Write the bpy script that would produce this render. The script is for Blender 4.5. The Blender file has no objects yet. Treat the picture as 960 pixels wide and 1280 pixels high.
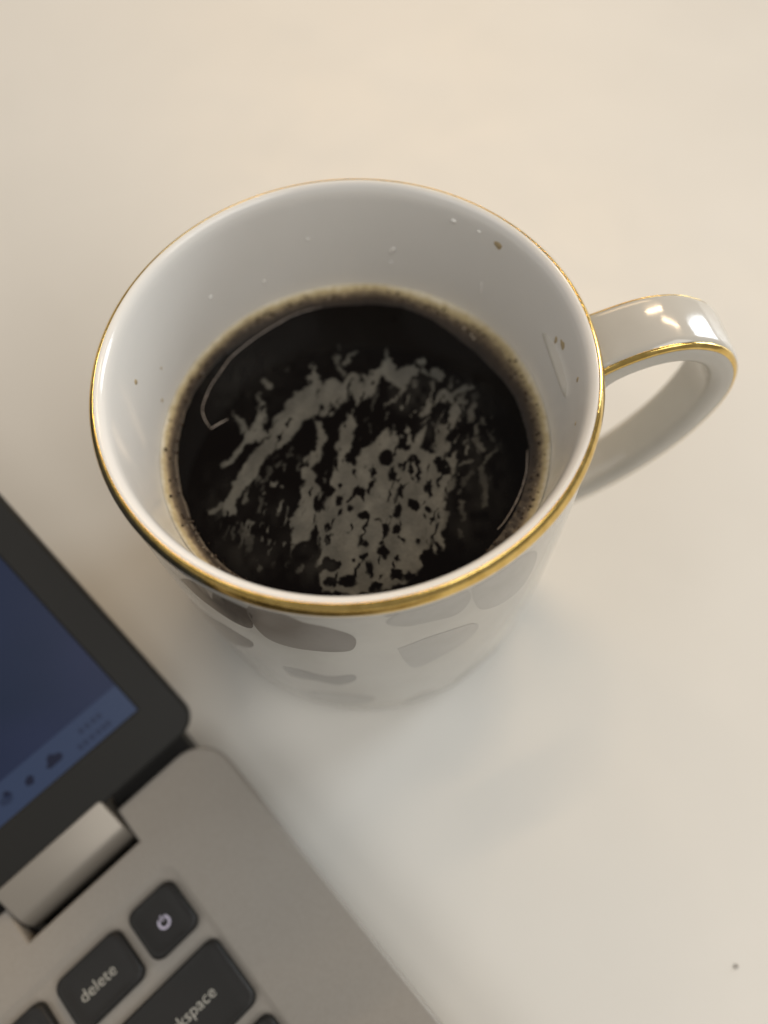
import bpy, bmesh, math, random
import numpy as np
from mathutils import Vector, Matrix, noise, geometry

R = math.radians
MM = 0.001
rng = random.Random(7)
scene = bpy.context.scene
COL = scene.collection

# ------------------------------------------------------------------ camera
cam_data = bpy.data.cameras.new('camera')
cam = bpy.data.objects.new('camera', cam_data)
COL.objects.link(cam)
cr = Vector((0.99773543, -0.06126765, -0.02775406))
cu = Vector((0.06726078, 0.90883432, 0.41169913))
cf = Vector((0.0, 0.41263357, -0.91089711))
m = Matrix.Identity(4)
for i in range(3):
    m[i][0], m[i][1], m[i][2] = cr[i], cu[i], -cf[i]
m.translation = Vector((0.00472575, -0.07220899, 0.18904404))
cam.matrix_world = m
cam_data.sensor_fit = 'VERTICAL'
cam_data.sensor_height = 36.0
cam_data.sensor_width = 27.0
cam_data.lens = 920.0 / 1280.0 * 36.0
cam_data.clip_start = 0.005
cam_data.clip_end = 50.0
cam_data.dof.use_dof = True
cam_data.dof.focus_distance = 0.121
cam_data.dof.aperture_fstop = 6.5
scene.camera = cam

# ------------------------------------------------------------------ light
world = bpy.data.worlds.new('World')
scene.world = world
world.use_nodes = True
bg = world.node_tree.nodes['Background']
bg.inputs['Color'].default_value = (1.0, 0.97, 0.93, 1)
bg.inputs['Strength'].default_value = 0.26

def area(name, loc, target, sx, sy, energy, color, roll=0.0):
    d = bpy.data.lights.new(name, 'AREA')
    d.shape = 'RECTANGLE'
    d.size, d.size_y = sx, sy
    d.energy = energy
    d.color = color
    o = bpy.data.objects.new(name, d)
    COL.objects.link(o)
    o.location = loc
    q = (Vector(target) - Vector(loc)).to_track_quat('-Z', 'Y')
    o.rotation_euler = (q.to_matrix() @ Matrix.Rotation(roll, 3, 'Z')).to_euler()
    return o

area('window_light', (1.75, 1.0, 0.60), (0, 0, 0.05), 0.6, 1.0, 20, (0.88, 0.95, 1.0))
area('overhead_fill', (1.25, -0.85, 2.10), (0, 0, 0), 1.7, 1.3, 24, (1.0, 0.97, 0.92))  # added soft fill from the front right, no fixture in view
area('left_fill', (-2.0, 0.9, 1.7), (0, 0, 0), 1.8, 1.6, 3, (1.0, 0.90, 0.80))  # added warm soft light from the left rear, source unseen
area('overhead_fill.001', (-1.30, -0.55, 2.00), (0, 0, 0), 1.3, 1.0, 8, (1.0, 0.97, 0.92))  # second added fill, brightens the back inner wall of the mug
area('warm_fill', (0.02, 1.15, 0.85), (0, 0.2, 0), 0.7, 0.4, 3.8, (1.0, 0.68, 0.36))  # added unseen light that warms the far end of the table
area('tube_light', (0.80, 1.95, 2.3), (0, 0, 0), 0.7, 0.04, 10, (1.0, 0.74, 0.46), R(35))
area('tube_light.001', (1.30, 1.6, 2.3), (0, 0, 0), 0.7, 0.04, 8, (1.0, 0.74, 0.46), R(35))

scene.render.engine = 'CYCLES'
scene.cycles.use_denoising = True
scene.cycles.max_bounces = 10
scene.cycles.caustics_reflective = False
scene.cycles.caustics_refractive = False
scene.cycles.sample_clamp_indirect = 4.0
scene.view_settings.view_transform = 'Standard'
scene.view_settings.look = 'None'
scene.view_settings.exposure = 0.0
scene.view_settings.gamma = 1.0

# ------------------------------------------------------------------ helpers
def link(name, me, mat=None, parent=None, smooth=True):
    o = bpy.data.objects.new(name, me)
    COL.objects.link(o)
    if mat is not None:
        me.materials.append(mat)
    if parent is not None:
        o.parent = parent
    if smooth:
        me.polygons.foreach_set('use_smooth', [True] * len(me.polygons))
    return o

def from_py(name, verts, faces, mat=None, parent=None, smooth=True):
    me = bpy.data.meshes.new(name)
    me.from_pydata([tuple(v) for v in verts], [], faces)
    bm = bmesh.new()
    bm.from_mesh(me)
    bmesh.ops.recalc_face_normals(bm, faces=bm.faces)
    bm.to_mesh(me)
    bm.free()
    me.update()
    return link(name, me, mat, parent, smooth)

def empty(name, loc, label, cat, rz=0.0):
    o = bpy.data.objects.new(name, None)
    COL.objects.link(o)
    o.location = loc
    o.rotation_euler = (0, 0, rz)
    o.empty_display_size = 0.02
    o['label'] = label
    o['category'] = cat
    return o

def lathe(name, prof, seg, mat, parent, closed=False, wob=None):
    """prof in mm (r, z)"""
    v, f = [], []
    n = len(prof)
    for i in range(seg):
        a = 2 * math.pi * i / seg
        for r, z in prof:
            w = wob(a, r, z) if wob else 0.0
            v.append(((r + w) * math.cos(a) * MM, (r + w) * math.sin(a) * MM, z * MM))
    for i in range(seg):
        j = (i + 1) % seg
        for k in range(n if closed else n - 1):
            k2 = (k + 1) % n
            f.append((i * n + k, j * n + k, j * n + k2, i * n + k2))
    return from_py(name, v, f, mat, parent)

def catmull(pts, n):
    out = []
    P = [2 * np.array(pts[0]) - np.array(pts[1])] + [np.array(p, float) for p in pts] + [2 * np.array(pts[-1]) - np.array(pts[-2])]
    for i in range(1, len(P) - 2):
        for k in range(n):
            t = k / n
            p0, p1, p2, p3 = P[i - 1], P[i], P[i + 1], P[i + 2]
            out.append(0.5 * ((2 * p1) + (-p0 + p2) * t + (2 * p0 - 5 * p1 + 4 * p2 - p3) * t * t + (-p0 + 3 * p1 - 3 * p2 + p3) * t ** 3))
    out.append(P[-2])
    return out

def rrect(x0, x1, y0, y1, r, n=6):
    """counter-clockwise rounded rectangle"""
    if not isinstance(r, (tuple, list)):
        r = (r,) * 4
    pts = []
    for (cx, cy, a0, rr) in ((x1 - r[0], y1 - r[0], 0, r[0]), (x0 + r[1], y1 - r[1], 90, r[1]), (x0 + r[2], y0 + r[2], 180, r[2]), (x1 - r[3], y0 + r[3], 270, r[3])):
        for k in range(n + 1):
            a = R(a0 + 90 * k / n)
            pts.append((cx + rr * math.cos(a), cy + rr * math.sin(a)))
    return pts

def loops_mesh(name, loops, mat, parent, cap_top=True, cap_bot=True, smooth=True):
    """loops: list of rings of (x, y, z) mm, equal lengths"""
    n = len(loops[0])
    v = [(x * MM, y * MM, z * MM) for L in loops for x, y, z in L]
    f = []
    for i in range(len(loops) - 1):
        for k in range(n):
            k2 = (k + 1) % n
            f.append((i * n + k, i * n + k2, (i + 1) * n + k2, (i + 1) * n + k))
    if cap_bot:
        f.append(tuple(range(n))[::-1])
    if cap_top:
        f.append(tuple(range((len(loops) - 1) * n, len(loops) * n)))
    return from_py(name, v, f, mat, parent, smooth)

# ------------------------------------------------------------------ materials
def mat(name, color=(0.8, 0.8, 0.8), rough=0.5, metal=0.0, **kw):
    mt = bpy.data.materials.new(name)
    mt.use_nodes = True
    b = mt.node_tree.nodes['Principled BSDF']
    b.inputs['Base Color'].default_value = (*color, 1)
    b.inputs['Roughness'].default_value = rough
    b.inputs['Metallic'].default_value = metal
    for k, val in kw.items():
        b.inputs[k.replace('_', ' ')].default_value = val
    return mt, mt.node_tree, b

def N(nt, typ, **kw):
    n = nt.nodes.new(typ)
    for k, val in kw.items():
        setattr(n, k, val)
    return n

def noise_tex(nt, scale, detail=4, rough=0.55, vec=None):
    t = N(nt, 'ShaderNodeTexNoise')
    t.inputs['Scale'].default_value = scale
    t.inputs['Detail'].default_value = detail
    t.inputs['Roughness'].default_value = rough
    if vec is None:
        c = N(nt, 'ShaderNodeTexCoord')
        vec = c.outputs['Object']
    nt.links.new(vec, t.inputs['Vector'])
    return t

def ramp(nt, src, stops):
    r = N(nt, 'ShaderNodeValToRGB')
    e = r.color_ramp.elements
    while len(e) < len(stops):
        e.new(0.5)
    for el, (p, c) in zip(e, stops):
        el.position = p
        el.color = (*c, 1) if len(c) == 3 else c
    nt.links.new(src, r.inputs['Fac'])
    return r

def bump(nt, b, src, strength, dist):
    n = N(nt, 'ShaderNodeBump')
    n.inputs['Strength'].default_value = strength
    n.inputs['Distance'].default_value = dist
    nt.links.new(src, n.inputs['Height'])
    nt.links.new(n.outputs['Normal'], b.inputs['Normal'])

# table: off-white laminate, slightly glossy, faint mottling and smears
M_TABLE, nt, b = mat('laminate', (0.72, 0.68, 0.61), 0.4)
t = noise_tex(nt, 14, 5)
c = ramp(nt, t.outputs['Fac'], [(0.3, (0.675, 0.66, 0.62)), (0.7, (0.71, 0.695, 0.655))])
nt.links.new(c.outputs['Color'], b.inputs['Base Color'])
t2 = noise_tex(nt, 30, 6, 0.65)
c2 = ramp(nt, t2.outputs['Fac'], [(0.3, (0.34,) * 3), (0.75, (0.50,) * 3)])
nt.links.new(c2.outputs['Color'], b.inputs['Roughness'])
t3 = noise_tex(nt, 900, 3)
bump(nt, b, t3.outputs['Fac'], 0.08, 0.0003)

# porcelain
M_PORC, nt, b = mat('porcelain', (0.74, 0.715, 0.665), 0.14, IOR=1.5)
t = noise_tex(nt, 60, 3)
c = ramp(nt, t.outputs['Fac'], [(0.3, (0.79, 0.77, 0.73)), (0.7, (0.81, 0.79, 0.755))])
nt.links.new(c.outputs['Color'], b.inputs['Base Color'])
t2 = noise_tex(nt, 90, 2)
bump(nt, b, t2.outputs['Fac'], 0.10, 0.0006)

# the outside carries a pearly, mirror-like lustre glaze
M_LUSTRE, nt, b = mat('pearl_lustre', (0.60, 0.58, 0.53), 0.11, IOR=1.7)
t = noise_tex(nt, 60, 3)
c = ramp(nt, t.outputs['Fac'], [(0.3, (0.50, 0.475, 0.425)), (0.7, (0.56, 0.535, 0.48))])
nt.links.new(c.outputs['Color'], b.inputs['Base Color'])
mp = N(nt, 'ShaderNodeMapping')
tc = N(nt, 'ShaderNodeTexCoord')
mp.inputs['Scale'].default_value = (1, 1, 0.35)
nt.links.new(tc.outputs['Object'], mp.inputs['Vector'])
t2 = noise_tex(nt, 75, 2, 0.4, mp.outputs['Vector'])
bump(nt, b, t2.outputs['Fac'], 0.3, 0.001)

def print_mat(name, c0, c1, sp=0.5):
    mt, nt, b = mat(name, c0, 0.09, IOR=1.6, Specular_IOR_Level=sp)
    t = noise_tex(nt, 130, 3)
    c = ramp(nt, t.outputs['Fac'], [(0.3, c0), (0.7, c1)])
    nt.links.new(c.outputs['Color'], b.inputs['Base Color'])
    return mt
M_PRINT = {'A': print_mat('leaf_taupe', (0.12, 0.098, 0.08), (0.145, 0.12, 0.098), 0.12),
           'B': print_mat('leaf_brown_grey', (0.205, 0.178, 0.15), (0.24, 0.21, 0.18), 0.2),
           'C': print_mat('leaf_grey', (0.25, 0.235, 0.21), (0.29, 0.275, 0.25)),
           'D': print_mat('leaf_pale_grey', (0.375, 0.36, 0.325), (0.43, 0.41, 0.375), 0.5)}

# gold lustre
M_GOLD, nt, b = mat('gold_lustre', (0.84, 0.55, 0.18), 0.2, 1.0)
t = noise_tex(nt, 420, 4)
c = ramp(nt, t.outputs['Fac'], [(0.3, (0.66, 0.44, 0.12)), (0.7, (0.88, 0.63, 0.22))])
nt.links.new(c.outputs['Color'], b.inputs['Base Color'])
c2 = ramp(nt, t.outputs['Fac'], [(0.3, (0.09,) * 3), (0.7, (0.2,) * 3)])
nt.links.new(c2.outputs['Color'], b.inputs['Roughness'])
t2 = noise_tex(nt, 1100, 3)
bump(nt, b, t2.outputs['Fac'], 0.16, 0.0002)

M_GLINT, nt, b = mat('pale_glint', (0.84, 0.82, 0.79), 0.03, IOR=1.5)  # near-white colour standing in for glints on the glaze

# coffee with its pale skin of micro droplets (attribute "film")
M_COFFEE, nt, b = mat('black_coffee', (0.002, 0.001, 0.0006), 0.03, IOR=1.33, Specular_IOR_Level=0.25)
a = N(nt, 'ShaderNodeAttribute', attribute_name='film')
t = noise_tex(nt, 1600, 4, 0.6)
t0 = noise_tex(nt, 260, 3, 0.6)
tan = ramp(nt, t.outputs['Fac'], [(0.25, (0.084, 0.082, 0.072)), (0.75, (0.118, 0.115, 0.102))])
tan2 = ramp(nt, t0.outputs['Fac'], [(0.3, (0.8, 0.8, 0.8)), (0.7, (1.1, 1.08, 1.05))])
mul = N(nt, 'ShaderNodeMix', data_type='RGBA', blend_type='MULTIPLY')
mul.inputs['Factor'].default_value = 1
nt.links.new(tan.outputs['Color'], mul.inputs['A'])
nt.links.new(tan2.outputs['Color'], mul.inputs['B'])
mx = N(nt, 'ShaderNodeMix', data_type='RGBA')
nt.links.new(a.outputs['Fac'], mx.inputs['Factor'])
mx.inputs['A'].default_value = (0.002, 0.001, 0.0006, 1)
nt.links.new(mul.outputs['Result'], mx.inputs['B'])
nt.links.new(mx.outputs['Result'], b.inputs['Base Color'])
mr = N(nt, 'ShaderNodeMapRange')
mr.inputs['To Min'].default_value = 0.03
mr.inputs['To Max'].default_value = 0.5
nt.links.new(a.outputs['Fac'], mr.inputs['Value'])
nt.links.new(mr.outputs['Result'], b.inputs['Roughness'])

# foam ring: tan against the wall, thinning to bare coffee (attribute "thick")
M_FOAM, nt, b = mat('coffee_foam', (0.4, 0.3, 0.16), 0.3)
a = N(nt, 'ShaderNodeAttribute', attribute_name='thick')
t = noise_tex(nt, 900, 4, 0.65)
mth = N(nt, 'ShaderNodeMath', operation='MULTIPLY_ADD')
mth.inputs[1].default_value = 0.32
nt.links.new(t.outputs['Fac'], mth.inputs[0])
sub = N(nt, 'ShaderNodeMath', operation='SUBTRACT')
sub.inputs[1].default_value = 0.16
nt.links.new(a.outputs['Fac'], sub.inputs[0])
nt.links.new(sub.outputs[0], mth.inputs[2])
c = ramp(nt, mth.outputs[0], [(0.0, (0.012, 0.007, 0.004)), (0.3, (0.035, 0.023, 0.014)), (0.54, (0.15, 0.11, 0.065)), (0.78, (0.46, 0.37, 0.20)), (1.0, (0.68, 0.62, 0.48))])
nt.links.new(c.outputs['Color'], b.inputs['Base Color'])
bump(nt, b, t.outputs['Fac'], 0.4, 0.0003)

M_BUB, nt, b = mat('bubble_dark', (0.035, 0.02, 0.01), 0.08)
M_BUBL, nt, b = mat('bubble_pale', (0.42, 0.36, 0.28), 0.08)
M_STAIN, nt, b = mat('dried_coffee', (0.48, 0.38, 0.23), 0.35)
M_CRUMB, nt, b = mat('crumb', (0.10, 0.075, 0.05), 0.8)

# laptop
M_DECK, nt, b = mat('silver_plastic', (0.34, 0.31, 0.27), 0.5, 0.15, Specular_IOR_Level=0.35)
t = noise_tex(nt, 1500, 2)
c = ramp(nt, t.outputs['Fac'], [(0.35, (0.285, 0.262, 0.232)), (0.65, (0.300, 0.277, 0.246))])
nt.links.new(c.outputs['Color'], b.inputs['Base Color'])
bump(nt, b, t.outputs['Fac'], 0.03, 0.0001)
M_HINGE, nt, b = mat('hinge_silver', (0.33, 0.30, 0.26), 0.42, 0.4)
M_BEZEL, nt, b = mat('bezel_black', (0.016, 0.0155, 0.014), 0.5, Specular_IOR_Level=0.25)
t = noise_tex(nt, 2500, 2)
bump(nt, b, t.outputs['Fac'], 0.1, 0.0001)
M_LID, nt, b = mat('lid_silver', (0.25, 0.23, 0.20), 0.4, 0.5)
M_KEY, nt, b = mat('key_black', (0.012, 0.0112, 0.0105), 0.5, Specular_IOR_Level=0.35)
t = noise_tex(nt, 3000, 2)
bump(nt, b, t.outputs['Fac'], 0.12, 0.0001)
M_LEG, nt, b = mat('legend_white', (0.36, 0.35, 0.31), 0.5)
M_DARK, nt, b = mat('hinge_well_black', (0.012, 0.011, 0.01), 0.6)

def screen_mat(name, col, strength, spec=0.5):
    mt, nt, b = mat(name, (0.006, 0.007, 0.010), 0.3, Specular_IOR_Level=0.15)
    b.inputs['Emission Color'].default_value = (*col, 1)
    b.inputs['Emission Strength'].default_value = strength
    return mt, nt, b

M_SCREEN, nt, b = screen_mat('lit_screen', (0.016, 0.022, 0.055), 0.75)
t = noise_tex(nt, 25, 2)
c = ramp(nt, t.outputs['Fac'], [(0.3, (0.010, 0.019, 0.042)), (0.7, (0.019, 0.026, 0.066))])
nt.links.new(c.outputs['Color'], b.inputs['Emission Color'])
M_TASK, nt, b = screen_mat('lit_taskbar', (0.034, 0.050, 0.098), 0.8)
M_ICON, nt, b = screen_mat('taskbar_icon', (0.008, 0.010, 0.028), 0.7)
M_ICONF, nt, b = screen_mat('taskbar_faint', (0.022, 0.032, 0.068), 0.75)
M_POWER, nt, b = mat('power_symbol', (0.45, 0.42, 0.52), 0.5)
b.inputs['Emission Color'].default_value = (0.62, 0.58, 0.75, 1)
b.inputs['Emission Strength'].default_value = 0.08

# ------------------------------------------------------------------ table
TX0, TX1, TY0, TY1 = -800, 800, -500, 650
lo = [(p, q, -0.0) for p, q in rrect(TX0, TX1, TY0, TY1, 20)]
def ring(x0, x1, y0, y1, r, z, n=6):
    return [(p, q, z) for p, q in rrect(x0, x1, y0, y1, r, n)]
table = loops_mesh('table', [ring(TX0, TX1, TY0, TY1, 20, -25), ring(TX0, TX1, TY0, TY1, 20, -2), ring(TX0 + .6, TX1 - .6, TY0 + .6, TY1 - .6, 19.4, -.6), ring(TX0 + 2, TX1 - 2, TY0 + 2, TY1 - 2, 18, 0)], M_TABLE, None, smooth=False)
table['label'] = 'off-white laminate table top under the mug and the laptop'
table['category'] = 'table'

# ------------------------------------------------------------------ mug
mug = empty('mug', (0, 0, 0), 'white porcelain mug with gold rim and gold-edged handle, half full of black coffee', 'mug')
PROF = [(0.01, 1.5), (33.5, 1.5), (34.2, 0.2), (37.2, 0.0), (39.4, 0.9), (41.0, 3.2), (42.0, 7.5), (42.6, 14), (42.9, 26), (43.1, 40), (43.0, 56), (42.75, 70), (42.4, 80), (42.25, 85), (42.3, 87.2),
        (42.15, 88.4), (41.7, 89.35), (41.2, 89.85), (40.75, 89.97), (40.25, 89.8), (39.75, 89.25), (39.4, 88.4), (39.15, 86.9), (38.8, 84), (38.2, 77), (37.7, 70), (37.3, 62), (37.1, 50), (36.8, 30), (36, 17), (34, 10.5), (30, 7.2), (24, 6), (0.01, 5.8)]
body = lathe('mug_body', PROF, 360, M_PORC, mug)
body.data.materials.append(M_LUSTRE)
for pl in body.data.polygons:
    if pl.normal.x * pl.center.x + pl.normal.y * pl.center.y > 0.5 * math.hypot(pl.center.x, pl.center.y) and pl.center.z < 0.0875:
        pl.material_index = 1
# painted over the outer shoulder of the lip
GOLD = [(42.27, 87.5), (42.32, 87.8), (42.24, 88.45), (41.76, 89.43), (41.25, 89.92), (41.0, 90.0), (40.97, 89.88), (41.15, 89.75), (41.6, 89.3), (42.05, 88.4), (42.17, 87.8), (42.17, 87.5)]
def gold_wob(a, r, z):
    return 0.05 * noise.noise(Vector((math.cos(a) * 9, math.sin(a) * 9, z * .5))) if z > 89.93 or z < 87.6 else 0.0
lathe('gold_rim', GOLD, 300, M_GOLD, mug, closed=True, wob=gold_wob)

# handle: a flat strap swept along a curve in the plane through the axis
PHI = R(7)
er = Vector((math.cos(PHI), math.sin(PHI), 0))
et = Vector((-math.sin(PHI), math.cos(PHI), 0))
ez = Vector((0, 0, 1))
HC = [(39.5, 75.5), (43, 78.5), (47, 81.0), (53, 83.0), (59, 82.8), (65, 79.6), (69.3, 73.5), (71.0, 66), (70.0, 57), (67, 48), (61.5, 38.5), (54.5, 30.5), (47, 24.8), (42.5, 22.3), (39.5, 21.2)]
path = [Vector((p[0], p[1])) for p in catmull(HC, 8)]
NSEC = 40
def section(hw, hh):
    """superellipse-like rounded strap section; returns (t, n, nt, nn)"""
    pts = []
    rr = min(hh * 0.92, 2.3)
    cor = ((hw - rr, hh - rr, 0), (-(hw - rr), hh - rr, 90), (-(hw - rr), -(hh - rr), 180), (hw - rr, -(hh - rr), 270))
    for cx, cy, a0 in cor:
        for k in range(NSEC // 4):
            a = R(a0 + 90 * k / (NSEC // 4 - 1))
            pts.append((cx + rr * math.cos(a), cy + rr * math.sin(a), math.cos(a), math.sin(a)))
    return pts
def handle_ring(i, off=0.0):
    p = path[i]
    a = path[max(0, i - 1)]
    b_ = path[min(len(path) - 1, i + 1)]
    tan = (b_ - a).normalized()
    nrm = Vector((-tan.y, tan.x))           # outward
    s = i / (len(path) - 1)
    flare = math.exp(-((s) / 0.09) ** 2) * 1.2 + math.exp(-((1 - s) / 0.09) ** 2) * 1.2
    hw = 6.7 - 1.4 * s + flare
    hh = 2.7 + flare * 0.7
    out = []
    for t_, n_, ct, cn in section(hw, hh):
        crown = 0.35 * (1 - (t_ / hw) ** 2) * (1 if n_ > 0 else -0.3)
        q = p + nrm * (n_ + crown + off * cn)
        w = er * q.x + ez * q.y + et * (t_ + 0.7 * (1 - s) + off * ct)
        out.append((w.x, w.y, w.z))
    return out
handle = loops_mesh('handle', [handle_ring(i) for i in range(len(path))], M_LUSTRE, mug)
def trim(lo_k, hi_k, i0, i1, name):
    v, f = [], []
    n = hi_k - lo_k + 1
    rows = []
    for i in range(i0, i1 + 1):
        o = handle_ring(i, -0.05 + 0.12 * min(1.0, (i - i0) / 7.0, (i1 - i) / 7.0))
        inn = handle_ring(i, -0.12)
        row = [o[k % NSEC] for k in range(lo_k, hi_k + 1)] + [inn[k % NSEC] for k in range(hi_k, lo_k - 1, -1)]
        rows.append(row)
    return loops_mesh(name, rows, M_GOLD, handle)
# section order: corner 0 = back (+t) outer, corner 1 = front (-t) outer
trim(13, 16, 7, 100, 'gold_trim')
trim(3, 6, 8, 96, 'gold_trim')

# printed leaves round the outside: (tone, outline as (arc mm, height mm))
LEAVES = [('A', [(-99, 79), (-95, 84.5), (-91, 85), (-87, 84.8), (-84.3, 83.5), (-85.0, 79), (-86.2, 73), (-89, 71.5), (-93, 73), (-97, 75.5)]), ('B', [(-83.99, 86.7), (-81.81, 86.7), (-80.96, 86.7), (-81.02, 86.62), (-78.51, 86.7), (-76.15, 83.9), (-72.82, 82.45), (-69.57, 79.28), (-68.55, 75.6), (-69.45, 70.4), (-71.89, 68.75), (-75.85, 68.26), (-79.92, 67.83), (-83.11, 68.56), (-84.7, 71.23), (-85.37, 76.1), (-85.1, 82.88)]), ('A', [(-104.76, 58.8), (-101.45, 59.6), (-94.44, 63.42), (-89.7, 62.51), (-88.51, 60.35), (-90.64, 54.11), (-96.85, 45.05), (-104.64, 36.6), (-104.34, 49.67), (-104.48, 55.9)]), ('C', [(-84.7, 48.76), (-80.58, 50.96), (-75.29, 49.68), (-70.65, 52.43), (-70.55, 47.13), (-74.13, 42.27), (-78.75, 43.18), (-83.79, 42.04)]), ('D', [(-101.5, 36), (-104, 30), (-104.5, 14), (-99, 6), (-97, 10), (-99.5, 24)]), ('D', [(-83.91, 26.82), (-76.94, 32.68), (-70.07, 31.41), (-67.28, 26.69), (-70.78, 18.52), (-78.62, 15.46), (-83.44, 17.82)]), ('D', [(-50.13, 86.46), (-46.08, 86.7), (-41.22, 86.7), (-36.5, 81.21), (-35.1, 73.04), (-36.93, 65.84), (-41.65, 66.55), (-46.91, 71.84), (-49.17, 79.84)]), ('D', [(-62.11, 67.93), (-56.17, 70.14), (-49.09, 67.36), (-46.59, 61.48), (-48.64, 56.19), (-53.47, 53.61), (-58.7, 51.26), (-60.76, 57.9)]), ('D', [(-29.26, 11.53), (-25.11, 23.7), (-25.42, 44.05), (-25.79, 55.88), (-26.31, 46.48), (-26.5, 28.84), (-25.83, 6.72), (-25.19, 4.0)]), ('C', [(-63.84, 86.7), (-62.27, 86.7), (-60.13, 86.7), (-61.12, 86.58), (-63.08, 85.98)]), ('D', [(-60.82, 15.86), (-55.8, 21.46), (-50.55, 9.5), (-45.11, 8.0), (-47.81, 4.0), (-52.4, 4.0), (-58.15, 6.45)]), ('D', [(-48.02, 15.68), (-42.5, 21.62), (-32.97, 12.67), (-24.85, 4.0), (-33.52, 4.0), (-42.58, 4.0)]), ('D', [(-61.45, 86.7), (-55.73, 86.7), (-51.01, 86.7), (-49.83, 80.83), (-51.83, 76.68), (-56.44, 78.16), (-60.73, 79.37), (-63.55, 82.84)])]
def outer_r(z):
    P = [p for p in PROF[3:15]]
    for (r1, z1), (r2, z2) in zip(P, P[1:]):
        if z1 <= z <= z2:
            return r1 + (r2 - r1) * (z - z1) / (z2 - z1)
    return 42.3
def leaf_print(pts, tone, lift):
    c = catmull(list(pts) + [pts[0]], 5)[:-1]
    poly = [(float(p[0]), min(86.8, max(3.5, float(p[1])))) for p in c]
    def clip(pl, ax, lim, keep_less):
        out = []
        for p, q in zip(pl, pl[1:] + pl[:1]):
            ip, iq = (p[ax] <= lim) == keep_less, (q[ax] <= lim) == keep_less
            if ip:
                out.append(p)
            if ip != iq:
                t_ = (lim - p[ax]) / (q[ax] - p[ax])
                out.append((p[0] + (q[0] - p[0]) * t_, p[1] + (q[1] - p[1]) * t_))
        return out
    v, f = [], []
    a0, a1 = min(p[0] for p in poly), max(p[0] for p in poly)
    zs = [p[1] for p in PROF[3:15]]
    for k in range(int((a1 - a0) / 1.4) + 1):
        x0 = a0 + 1.4 * k
        st = clip(clip(poly, 0, x0, False), 0, x0 + 1.4, True) if k else clip(poly, 0, x0 + 1.4, True)
        for z0, z1 in zip(zs, zs[1:]):
            pc = clip(clip(st, 1, z0, False), 1, z1, True) if len(st) > 2 else []
            if len(pc) < 3:
                continue
            b0 = len(v)
            for a, z in pc:
                r = outer_r(z) + lift
                v.append((r * math.cos(a / 43.0) * MM, r * math.sin(a / 43.0) * MM, z * MM))
            for tr in geometry.tessellate_polygon([[Vector((a, z, 0)) for a, z in pc]]):
                f.append(tuple(b0 + q for q in tr))
    bm = bmesh.new()
    V = [bm.verts.new(p) for p in v]
    for tr in f:
        try:
            bm.faces.new([V[q] for q in tr])
        except ValueError:
            pass
    bmesh.ops.remove_doubles(bm, verts=bm.verts, dist=2e-6)
    bmesh.ops.recalc_face_normals(bm, faces=bm.faces)
    me = bpy.data.meshes.new('leaf_print')
    bm.to_mesh(me)
    bm.free()
    o = link('leaf_print', me, M_PRINT[tone], mug)
    return o
for i, (tone, pts) in enumerate(LEAVES):
    leaf_print(pts, tone, 0.014 + 0.002 * i)
# the same spray of leaves goes on round the far side, clear of the handle
for i, (tone, pts) in enumerate(LEAVES):
    sh = 43.0 * R(205)
    if i in (1, 2, 3, 5, 6, 7, 12):
        leaf_print([(a + sh, z) for a, z in pts], tone, 0.03 + 0.004 * i)

# dried coffee specks on the inner wall
def inner_r(z):
    P = PROF[20:34]
    for (r1, z1), (r2, z2) in zip(P, P[1:]):
        if z2 <= z <= z1:
            return r1 + (r2 - r1) * (z - z1) / (z2 - z1)
    return 37.5
def stain(deg, z, w, h, seed):
    rr = random.Random(seed)
    n = 14
    v, f = [], []
    for lay, off in ((0, -0.06), (1, 0.03)):
        for k in range(n):
            a = 2 * math.pi * k / n
            s = 1 + rr.uniform(-.25, .25) if lay == 0 else 0
            if lay == 0:
                stain.s = getattr(stain, 's', {})
                stain.s[k] = s
            s = stain.s[k] * (1.0 if lay == 0 else 0.85)
            zz = z + h * s * math.sin(a)
            aa = R(deg) + w * s * math.cos(a) / 37.7
            r = inner_r(zz) - off
            v.append((r * math.cos(aa) * MM, r * math.sin(aa) * MM, zz * MM))
        # lay 0 sits just inside the glaze, lay 1 stands proud of it
    for k in range(n):
        k2 = (k + 1) % n
        f.append((k, k2, n + k2, n + k))
    f.append(tuple(range(n, 2 * n)))
    return from_py('coffee_stain', v, f, M_STAIN, mug)
for i, s in enumerate([(42.4, 86.0, .95, .8), (12.7, 80.5, .5, 1.0), (9.3, 82.0, .95, .95), (-4.1, 84.4, .5, .6), (-16, 83.5, .4, .5), (171.1, 79.9, .55, .6), (166.5, 69.5, .4, .5), (160, 74, .3, .4)]):
    stain(*s, seed=i)
# pale raised bumps added on the inner wall to stand for lamp glints
def add_glint(deg, z, w, h, lean=0.0):
    bm = bmesh.new()
    bmesh.ops.create_uvsphere(bm, u_segments=14, v_segments=10, radius=1.0)
    for v in bm.verts:
        tt, nn, hh = v.co.x * w, v.co.y * 0.6 * w, v.co.z * h
        tt += lean * hh
        zz = z + hh
        r = inner_r(zz) - nn
        a = R(deg) + tt / 37.7
        v.co = Vector((r * math.cos(a) * MM, r * math.sin(a) * MM, zz * MM))
    bmesh.ops.recalc_face_normals(bm, faces=bm.faces)
    me = bpy.data.meshes.new('glint_bump')
    bm.to_mesh(me)
    bm.free()
    link('glint_bump', me, M_GLINT, mug)
for d in ((74.9, 75.6, .45, .9, -.5), (75.4, 72.2, .3, .5), (45.1, 74.2, .35, 1.6, .1), (133.6, 76, .5, .35), (57, 86.2, .55, .4), (49, 86.4, .45, .3), (116, 72, .35, .7), (100, 79, .3, .4)):
    add_glint(*d)

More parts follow.
